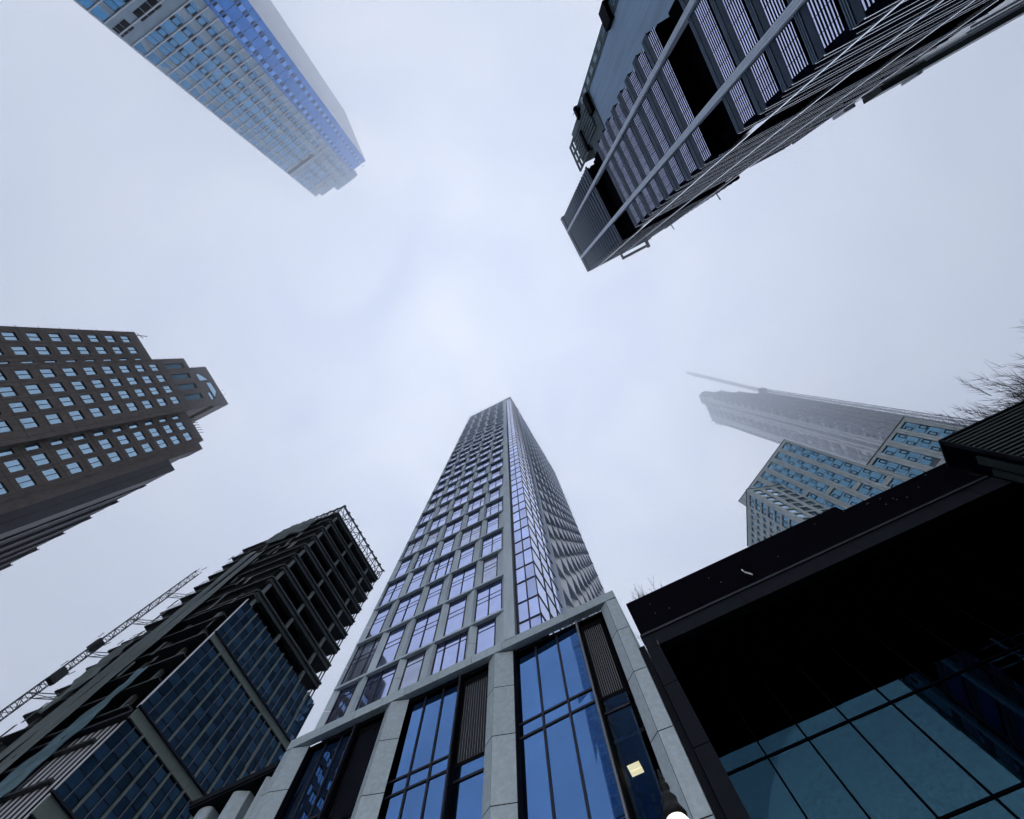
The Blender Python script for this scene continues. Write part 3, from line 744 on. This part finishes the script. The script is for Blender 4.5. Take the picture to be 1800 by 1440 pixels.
b = MB(); b.fbox(FU, -.3, .0, -.4, .02, GR, 179.9); b.build('edge_trim', TLPALE, U)

# ------------------------------------------------------------------ striped tower, upper right
S = thing('striped_tower', 'dark tower with horizontal blue ribs and black recessed floors crossed by pale fins', 'tower', (25, -12, 0))
FR = Frame((21.63, -17.09), (.54, 10.94), (-.9988, .0493), K)
FR2 = Frame((22.17, -6.15), (1, -.012), (.012, 1), K)
LEN = 10.93
floors = [37.65 + 2.49 * i for i in range(9)]
low = [32.3 - 2.45 * i for i in range(13)]
def rend(h): return 13.3 + max(0, (85 - h)) * .25      # the far end of the second face steps out lower down
segs = [(.05, 2.05), (2.6, 7.6), (8.28, LEN - .08)]
def tr_floor(Tp, hw, hb, upper):
    # windows hang from Tp (their underside) up to Tp+hw ; ribbed spandrel above them
    for a, c in segs:
        w = MB(); nseg = max(1, round((c - a) / .95))
        for i in range(nseg):
            q0 = a + (c - a) * i / nseg; q1 = a + (c - a) * (i + 1) / nseg
            w.fquad(FR, q0 + .02, q1 - .02, -.03, Tp, Tp + hw, 0, .002)
        wo = w.build('window', [TRGLASS], S)
        bl = MB(); nb = 4 if upper else 6; bt = .075 if upper else .05
        for j in range(nb):
            h = Tp + hw * (j + .55) / (nb + .3); bl.fbox(FR, a, c, -.06, -.02, h - bt, h + bt)
        bl.build('sunshade', TRBLADE, wo)
    b = MB()
    t = Tp + hw
    b.fbox(FR, -.28, LEN, -.14, .0, t + .03, t + .42 * hb, 0)
    for j in range(3): h = t + hb * (.48 + .12 * j); b.fbox(FR, -.28, LEN, -.14, .02, h, h + .07 * hb, 1)
    b.fbox(FR, -.26, LEN, -.5, -.2, t, t + hb, 2)
    b.build('spandrel', [TRSPAN, TRRIB, TRBLADE], S)
    e = rend(t)
    b = MB(); 
    b.fbox(FR2, .02, e, -.5, -.05, t - hw, t + hb, 1)
    b.fbox(FR2, .05, e + .1, -.05, .03, t + .1, t + .20, 0); b.fbox(FR2, .05, e - .1, -.05, .02, t + hb * .66, t + hb * .66 + .08, 0); b.fbox(FR2, R.uniform(.3, 3), e - R.uniform(1, 6), -.05, .015, t - hw * .5, t - hw * .5 + .06, 0)
    b.build('side_floor_band', [BRIGHTM, TRBLADE], S)
for Tp in low[1:]: tr_floor(Tp - 2.45 + .05 + 0.0, 1.27, 1.13, False)
tr_floor(32.35 - 2.45, 1.27, 1.13, False)
for Tp in floors[:-1]: tr_floor(Tp - 2.45 + .62, 1.10, 1.36, True)
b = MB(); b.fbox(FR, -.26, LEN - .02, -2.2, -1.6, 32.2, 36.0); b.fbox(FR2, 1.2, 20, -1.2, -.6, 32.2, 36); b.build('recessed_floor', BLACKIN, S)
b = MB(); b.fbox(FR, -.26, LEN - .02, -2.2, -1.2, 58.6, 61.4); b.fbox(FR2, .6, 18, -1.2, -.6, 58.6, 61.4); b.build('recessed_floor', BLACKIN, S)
b = MB(); b.fbox(FR, -.28, LEN, -.14, .03, 61.45, 61.9); b.build('spandrel', TRSPAN, S)
for i in range(18):
    h = 62.2 + i * 1.19
    b = MB(); b.fbox(FR, -.2, LEN, -.2, .02, h + .1, h + .5); b.fbox(FR, -.2, LEN, -.2, .06, h + .58, h + .66); b.fbox(FR, -.2, LEN, -.6, -.3, h, h + 1.19, 1)
    b.fbox(FR2, .05, rend(h), -.5, -.05, h, h + 1.19, 1); b.fbox(FR2, .05, rend(h), -.05, .02, h + .4, h + .46, 2); b.build('top_louvre', [TRRIB, TRBLADE, BRIGHTM], S)
b = MB(); b.fbox(FR, -.45, LEN + .1, -.5, .25, 83.6, 85.1); b.fbox(FR2, 0, 13.6, -.5, .12, 84.2, 85.0); b.build('parapet', TRSPAN, S)
for a, c in ((2.12, 2.52), (7.72, 8.2)):
    b = MB(); w = (c - a) / 3
    for j in range(3): b.fbox(FR, a + w * j + .015, a + w * (j + 1) - .015, -.3, .32, GR, 85.0)
    b.fbox(FR, a, c, -.3, .27, GR, 84.98); b.build('vertical_fin', TRFIN, S)
for a in (1.75, 7.9, 14.6, 21.0):
    b = MB(); top = 85 if a < 12 else 85 - (a - 13.3) / .25 if a > 13.4 else 80
    b.fbox(FR2, a, a + .26, -.1, .14, GR, top); b.build('vertical_fin', BRIGHTM, S)
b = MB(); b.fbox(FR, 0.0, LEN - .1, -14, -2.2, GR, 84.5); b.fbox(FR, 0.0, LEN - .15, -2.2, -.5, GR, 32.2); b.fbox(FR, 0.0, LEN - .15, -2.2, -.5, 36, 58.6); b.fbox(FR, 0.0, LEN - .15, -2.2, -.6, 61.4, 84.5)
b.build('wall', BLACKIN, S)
b = MB()
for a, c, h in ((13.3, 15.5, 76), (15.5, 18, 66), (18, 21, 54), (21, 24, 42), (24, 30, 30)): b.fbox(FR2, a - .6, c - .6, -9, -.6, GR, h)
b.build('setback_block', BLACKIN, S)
gd = thing('window_cradle', 'dark window cleaning cradle hanging over the roof edge of the striped tower', 'cradle', FR2.p(10, 1, 84))
b = MB(); b.fbox(FR2, 7.2, 12.6, .7, 1.1, 84.4, 84.9); b.build('beam', STEEL, gd)
for q in ((7.0, 7.3, 1.2), (12.4, 12.9, 1.4)):
    b = MB(); b.fbox(FR2, q[0], q[1], -.1, q[2], 84.5, 85); b.build('arm', STEEL, gd)
b = MB(); b.fbox(FR2, 7.4, 12.3, 1.1, 1.2, 84.8, 84.9); b.build('rail', WHITEM, gd)
for s, h in ((14.6, 77), (17.4, 66)):
    b = MB(); b.bar(FR2.p(s, 0, h), FR2.p(s + .2, 1.1, h), .09); tag(b.build('davit_arm', STEEL), 'short davit arm on the %s edge of the striped tower' % ('upper' if h > 70 else 'lower'), 'davit')
# concrete slab tower behind its left edge
V = thing('concrete_slab_tower', 'narrow tower with a blank streaked concrete wall and teal brick edge behind the striped tower', 'tower', (26, -22, 0))
b = MB(); b.box(25.5 * K, 40, -25.3 * K, -18 * K, 0, 60 * K + EYE); b.build('concrete_wall', SLABW, V)
FV = Frame((25.5, 0), (0, 1), (-1, 0), K)
b = MB(); b.fbox(FV, -26.55, -25.3, -6, .1, GR, 66); b.fbox(FV, -25.9, -25.3, -6, .05, 66, 72.3); b.build('brick_edge', TEALBR, V)
b = MB(); b.fbox(FV, -25.4, -19.4, -6, .08, 60, 66.2); b.fbox(FV, -25.4, -21.0, -6, .08, 66.2, 72.3); b.build('brick_top', TEALBR, V)
for i in range(24):
    h = 64.5 - 2.1 * i
    b = MB(); b.fbox(FV, -26.2, -25.6, .1, .14, h, h + 1.2); b.build('window', GLASS_TEAL, V)
for s0, s1, h0, h1 in ((-27.0, -25.1, 47.5, 49.2), (-25.4, -23.0, 60.3, 61.8), (-24, -21, 67.2, 68.0), (-26.7, -25.0, 65.6, 66.3)):
    b = MB(); b.fbox(FV, s0, s1, -2, .55, h0, h1); b.build('balcony', SHADOWBOX, V)
for i in range(7):
    b = MB(); b.fbox(FV, -24.9 + .5 * i, -24.6 + .5 * i, .08, .3, 62, 72.2); b.build('rib', TEALBR, V)
b = MB()
for h in (72.4, 74.0, 75.6): b.fbox(FV, -25.4, -21.2, -.2, .1, h, h + .25)
for s in (-25.4, -24.0, -22.6, -21.3): b.fbox(FV, s, s + .22, -.2, .1, 72.3, 75.8)
b.build('roof_frame', TEALBR, V)
b = MB(); b.bar(FV.p(-26.5, 0, 66), FV.p(-26.9, 0, 68.4), .06); b.build('antenna', IRON, V)
# lower dark building beyond it
Q = thing('dark_glass_block', 'dark greenish building with fine pale floor lines far along the street', 'building', (62, -9, 0))
FQ = Frame((50.8, -7.3), (1, -.037), (.037, 1))
b = MB(); b.fbox(FQ, 0, 60, -30, 0, GR, 55); b.build('wall', mat('green_black_glass', (.05, .075, .08), .15, .6, noise=(.4, .3)), Q)
for i in range(18):
    h = 54 - 2.9 * i
    b = MB(); b.fbox(FQ, 5.5 + (i % 3) * 1.5, 60, 0, .12, h, h + .1); b.build('floor_line', TRFIN, Q)
b = MB(); b.fbox(FQ, 3.0, 60, 0, .6, 52.8, 55.3); b.build('parapet', CORR, Q)
b = MB(); b.fbox(FQ, -1.2, .3, -.5, .5, 53.5, 55.2); b.fbox(FQ, 8.3, 9.0, .6, .9, 53.6, 55.6); b.build('roof_unit', WHITEM, Q)

# ------------------------------------------------------------------ beige building, right
E_ = thing('beige_building', 'pale beige building with columns of blue panes and an angled front block', 'building', (34, 48, 0))
KB = 1.35
FE = Frame((22.04, 37.26), (9.99, -5.95), (-.512, -.859), KB)
win_b = Many('window', [GLASS_B, MULL, BEIGE], E_, 100)
bw = []
for ci, (a, c) in enumerate([(10.18, 11.28), (8.43, 9.5), (6.68, 7.72), (4.93, 5.96), (3.18, 4.2), (1.43, 2.45)]):
    for r in range(30): bw.append((58.2 - 1.325 * r, ci, r, a, c))
for ci, (a, c) in enumerate([(11.93, 12.95), (13.68, 14.68), (15.43, 16.45), (17.05, 18.0)]):
    for r in range(22): bw.append((44.1 - 1.325 * r, ci, r, a, c))
bw.sort(key=lambda q: -q[0])
def bwin(F, many, h, ci, r, a, c, d=-.08, vent=True):
    w = MB(); w.fquad(F, a, c, d, h, h + 1.29, 0, .012)
    w.fbox(F, a, c, d, d + .03, h + 1.27, h + 1.31, 2 if r % 2 else 1)
    if vent:
        x0, x1 = (a + .03, a + .42) if (r + ci) % 2 else (c - .42, c - .03)
        for z0, z1, y0, y1 in ((h + .1, h + .95, x0, x0 + .05), (h + .1, h + .95, x1 - .05, x1), (h + .1, h + .16, x0, x1), (h + .89, h + .95, x0, x1)): w.fbox(F, y0, y1, d, d + .05, z0, z1, 1)
    many.take(w)
for h, ci, r, a, c in bw: bwin(FE, win_b, h, ci, r, a, c)
b = MB()
cols = [(-.0, 1.40), (2.48, 3.15), (4.23, 4.9), (5.99, 6.65), (7.75, 8.4), (9.53, 10.15), (11.31, 11.66)]
for a, c in cols:
    m = (a + c) / 2
    for q0, q1 in ((a, m - .02), (m + .02, c)):
        for r in range(46): h = 60 - 1.325 * r; b.fbox(FE, q0, q1, -.3, .06, h - 1.31, h) if h > 1 else 0
for a, c in [(11.66, 11.9), (12.98, 13.65), (14.71, 15.4), (16.48, 17.02), (18.03, 18.5)]:
    m = (a + c) / 2
    for q0, q1 in ((a, m - .02), (m + .02, c)):
        for r in range(34): h = 45.8 - 1.325 * r; b.fbox(FE, q0, q1, -.3, .06, h - 1.31, h) if h > 1 else 0
for a, c in [(1.42, 2.46), (3.17, 4.21), (4.92, 5.97), (6.67, 7.73), (8.42, 9.51), (10.17, 11.29)]: b.fbox(FE, a, c, -.3, .04, 59.5, 60)
for a, c in [(11.9, 12.97), (13.66, 14.7), (15.41, 16.47), (17.04, 18.01)]: b.fbox(FE, a, c, -.3, .04, 45.42, 45.8)
b.build('wall', BEIGE, E_)
for i, (ci, a, c, rr) in enumerate([(0, 10.18, 11.28, 12), (1, 8.43, 9.5, 10), (2, 6.68, 7.72, 8), (3, 4.93, 5.96, 6), (0, 11.93, 12.95, 4), (1, 13.68, 14.68, 4)]):
    h = (58.2 if i < 4 else 44.1) - 1.325 * rr; b = MB(); b.fbox(FE, a, c, -.07, .05, h, h + .6); b.build('spandrel', BEIGE, E_)
b = MB(); b.fbox(FE, 0, 11.66, -12, -.12, GR, 59.9); b.fbox(FE, 11.66, 18.5, -12, -.12, GR, 45.7); b.build('core', mat('dark_core', (.1, .12, .14), .6), E_)
b = MB(); b.fbox(FE, -.03, 11.7, -12, .08, 60.01, 60.15); b.fbox(FE, 11.7, 18.55, -12, .08, 45.81, 45.95); b.build('roof_edge', STEEL, E_)
F3 = Frame((21.86, 33.0), (-3.02, 7.99), (-.935, -.353), KB); F4 = Frame((21.86, 33.0), (4.88, 1.66), (.322, -.947), KB)
b = MB(); holes = []
for r in range(26):
    h = 53.35 - 1.36 * r
    for a, c in ((.55, 1.35), (1.4, 2.1)): holes.append((a, c, h, h + 1.05))
    for j in range(7): a = 2.5 + .88 * j; holes.append((a, a + .55, h, h + .7))
b.wall(F3, 0, 8.54, GR, 55, holes, .12)
b.build('front_block_wall', BEIGE, E_)
b = MB(); n = 0
for a, c, h0, h1 in holes:
    b.fquad(F3, a, c, -.11, h0, h1, 0, .01); b.fbox(F3, a, c, -.11, -.06, h0, h0 + .1, 1); b.fbox(F3, a, a + .07, -.11, -.06, h0, h1, 1)
o = b.build('front_block_glazing', [GLASS_B, MULL], E_); o['kind'] = 'stuff'
holes = []
for r in range(26):
    h = 53.35 - 1.36 * r
    for a, c in ((.5, 1.5), (2.1, 3.1), (3.7, 4.7)): holes.append((a, c, h, h + 1.05))
b = MB(); b.wall(F4, 0, 5.15, GR, 55, holes, .12); b.build('front_block_wall', BEIGE, E_)
b = MB()
for a, c, h0, h1 in holes:
    b.fquad(F4, a, c, -.11, h0, h1, 0, .012); b.fbox(F4, a, a + .3, -.11, -.06, h0, h0 + .16, 1)
o = b.build('front_block_glazing', [GLASS_S, MULL], E_); o['kind'] = 'stuff'
b = MB(); b.fbox(F3, .1, 8.5, -5, -.2, GR, 54.8); b.build('core', mat('dark_core2', (.1, .12, .14), .6), E_)
b = MB(); b.fbox(F3, -.04, 8.58, -.3, .04, 55.01, 55.16); b.fbox(F4, .3, 5.2, -.3, .04, 55.01, 55.155); b.build('roof_edge', STEEL, E_)

# ------------------------------------------------------------------ tower under construction in the cloud
Z = thing('hazy_tower', 'tall raw concrete tower under construction half lost in low cloud', 'tower', (88, 72, 0))
KZ = .7
FZ = Frame((115, 0), (0, 1), (-1, 0), KZ)
Y0, Y1 = 93.6, 116.4
b = MB()
for d0, d1, h in ((-4, -.6, 297), (-8, -4, 284), (-11, -8, 266), (-14, -11, 248)): b.fbox(FZ, Y0 + .5, Y1, d0, d1, GR, h)
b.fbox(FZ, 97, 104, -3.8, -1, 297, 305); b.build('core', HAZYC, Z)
FZ2 = Frame((115, Y0), (1, 0), (0, -1), KZ)
fhz = 3.6
for i in range(72):
    h = 40 + fhz * i
    if h > 297: break
    e = R.uniform(-.4, .4); x1 = 4 if h > 284 else 8 if h > 266 else 11 if h > 248 else 14
    b = MB(); b.fbox(FZ, Y0 - .2, 117 + e, -.8, .25, h, h + .55, i % 2); b.fbox(FZ2, .2, x1 + e * .5, -.6, .3, h, h + .6, 0)
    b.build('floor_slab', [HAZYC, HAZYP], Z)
for s_ in (94.2, 97.2, 100.4, 103.6, 106.8, 110.0, 113.2, 116.0):
    b = MB(); b.fbox(FZ, s_ - .35, s_ + .35, -.8, .3 + R.uniform(0, .4), 40, 297); b.build('column', HAZYP if int(s_) % 2 else HAZYC, Z)
for s_, h in ((1.2, 296), (4.4, 283), (7.4, 265), (10.4, 247), (13.2, 246)):
    b = MB(); b.fbox(FZ2, s_ - .3, s_ + .3, -.6, .5, 40, h); b.build('column', HAZYC, Z)
for s0, s1, h0, h1, d in ((111, 114.5, 150, 296, .4), (98.2, 99.2, 60, 290, .7), (101.3, 102, 60, 270, .9), (113.5, 116.6, 180, 200, .7)):
    b = MB(); b.fbox(FZ, s0, s1, -1, d, h0, h1); b.build('cladding_strip', HAZYP, Z)
for i in range(70):
    q = R.uniform(94.5, 110); h = 60 + fhz * R.randrange(64)
    b = MB(); b.fbox(FZ, q, q + R.uniform(.8, 3), -1, .35, h + .6, h + 3.2); b.build('formwork_panel', HAZYP if i % 3 else HAZYC, Z)
for i in range(14):
    q = 109 + R.uniform(0, 8); h = 272 + R.uniform(0, 22)
    b = MB(); b.bar(FZ.p(q, .5, h), FZ.p(q + R.uniform(.3, 2), 2.0, h + R.uniform(2, 6)), .16); b.build('scaffold_pole', HAZYP, Z)
CRN = thing('tower_crane', 'luffing tower crane jib reaching out of the hazy tower', 'crane', (90.8, 65, 140))
b = MB(); lattice(b, (90.5, 65.1, 174), (79.0, 53.1, 212), 1.05, 30, .085); b.build('jib', HAZYC, CRN)
b = MB(); lattice(b, (91.0, 65.2, 84), (91.0, 65.2, 176), 1.1, 30, .1); b.box(90.2, 91.9, 64.4, 66.2, 172, 175.5); b.build('mast', HAZYC, CRN)

# ------------------------------------------------------------------ bare trees
def bare_tree(name, label, base, height, spread, seed, lean=(0, 0), first=.35, nb=17, tw=1.0, total=20, rad_c=4, power=1.0):
    r = random.Random(seed)
    t = thing(name, label, 'tree', base)
    tr = MB(); cr = MB()
    B0 = Vector(base)
    def limb(mb, p, d, L, rad, depth):
        n = 4 if depth < 2 else 3
        q = p
        for i in range(n):
            d2 = (d + Vector((r.uniform(-.1, .1), r.uniform(-.1, .1), r.uniform(.0, .12)))).normalized()
            e = q + d2 * L / n; r0 = rad * (1 - .75 * i / n); r1 = rad * (1 - .75 * (i + 1) / n)
            mb.bar(q, e, r0, 5 if depth < 2 else 3, 0, r1)
            if depth < 4:
                for k in range(2 if depth < 3 else 3):
                    if depth == 0 and i == 0: continue
                    a = r.uniform(0, 6.28); out = Vector((math.cos(a), math.sin(a), 0))
                    nd = (d2 * .85 + out * r.uniform(.35, .6) + Vector((0, 0, .25))).normalized()
                    limb(cr, q + (e - q) * r.uniform(.3, 1), nd, L * r.uniform(.38, .56), max(r0 * .5, .006 * tw), depth + 1)
            q = e; d = d2
    top = B0 + Vector((lean[0], lean[1], height * .5))
    tr.bar(B0, top, .22 * spread, 8, 0, .13 * spread)
    for i in range(nb):
        a = 6.28 * i / nb * 1.618 * 3 + r.uniform(-.3, .3); out = Vector((math.cos(a), math.sin(a), 0))
        f = r.uniform(first, 1.0); p = B0 + (top - B0) * f
        limb(cr, p, (out * r.uniform(.25, .6) * spread + Vector((0, 0, 1))).normalized(), height * (1 - f * .5) * r.uniform(.5, .62), .075 * spread * (1.2 - f * .5), 1)
    zt = max(v[2] for v in cr.v) - B0.z; f = total / zt
    rr = sorted(math.hypot(v[0] - B0.x, v[1] - B0.y) for v in cr.v)[int(len(cr.v) * .97)]; g = rad_c / rr
    cr.v = [(B0.x + (v[0] - B0.x) * g, B0.y + (v[1] - B0.y) * g, B0.z + total * max(0, (v[2] - B0.z) / zt) ** power) for v in cr.v]
    tr.v = [(v[0], v[1], B0.z + total * max(0, (v[2] - B0.z) / zt) ** power) for v in tr.v]
    tr.build('trunk', BARK, t); cr.build('crown', BARK, t)
    return t
bare_tree('bare_tree', 'leafless street tree with fine upright twigs behind the louvred pavilion', (19.9, 13.3, 0), 19.5, 1.15, 3, nb=80, first=.4, tw=2.0, total=20.4, rad_c=3.7, power=.5)
bare_tree('bare_tree', 'leafless tree whose thin twigs show above the podium corner', (0.9, 21.0, 18.3 + EYE), 9.5, .5, 5, nb=7, total=11, rad_c=1.5)

# ------------------------------------------------------------------ street lamp
LP = thing('street_lamp', 'ornate black street lamp with a finial over a glowing white globe', 'street lamp', (-.385, 3.4, 0))
c = (-.385, 3.4)
b = MB(); b.lathe(c, [(.22, .13), (.2, .35), (.12, .45), (.08, .6), (.065, 1.6), (.055, 3.2), (.07, 3.25), (.05, 3.3), (.08, 3.45), (.09, 3.52)]); b.build('post', IRON, LP, True)
b = MB(); b.lathe(c, [(.08, 3.52), (.105, 3.58), (.12, 3.66), (.124, 3.75), (.115, 3.84), (.095, 3.91), (.07, 3.955)]); b.build('globe', LAMPGLOW, LP, True)
b = MB(); b.lathe(c, [(.076, 3.95), (.088, 3.975), (.066, 4.02), (.056, 4.05), (.06, 4.08), (.04, 4.11), (.026, 4.135), (.037, 4.155), (.034, 4.18), (.018, 4.2), (.026, 4.222), (.014, 4.24), (.016, 4.26), (.003, 4.30)]); b.build('cap', IRON, LP, True)

# ------------------------------------------------------------------ low cloud that swallows the tower tops
cb = MB(); cb.box(-320, 320, -320, 320, 75.5, 262)
cm = bpy.data.materials.new('cloud_vapour'); cm.use_nodes = True; t = cm.node_tree; t.nodes.clear()
o = t.nodes.new('ShaderNodeOutputMaterial'); pv = t.nodes.new('ShaderNodeVolumePrincipled')
pv.inputs['Color'].default_value = (.93, .96, 1.0, 1); pv.inputs['Density'].default_value = .0105; pv.inputs['Anisotropy'].default_value = .35
t.links.new(pv.outputs[0], o.inputs['Volume'])
struct(cb.build('low_cloud', cm), 'pale low cloud swallowing the tower tops', 'stuff')
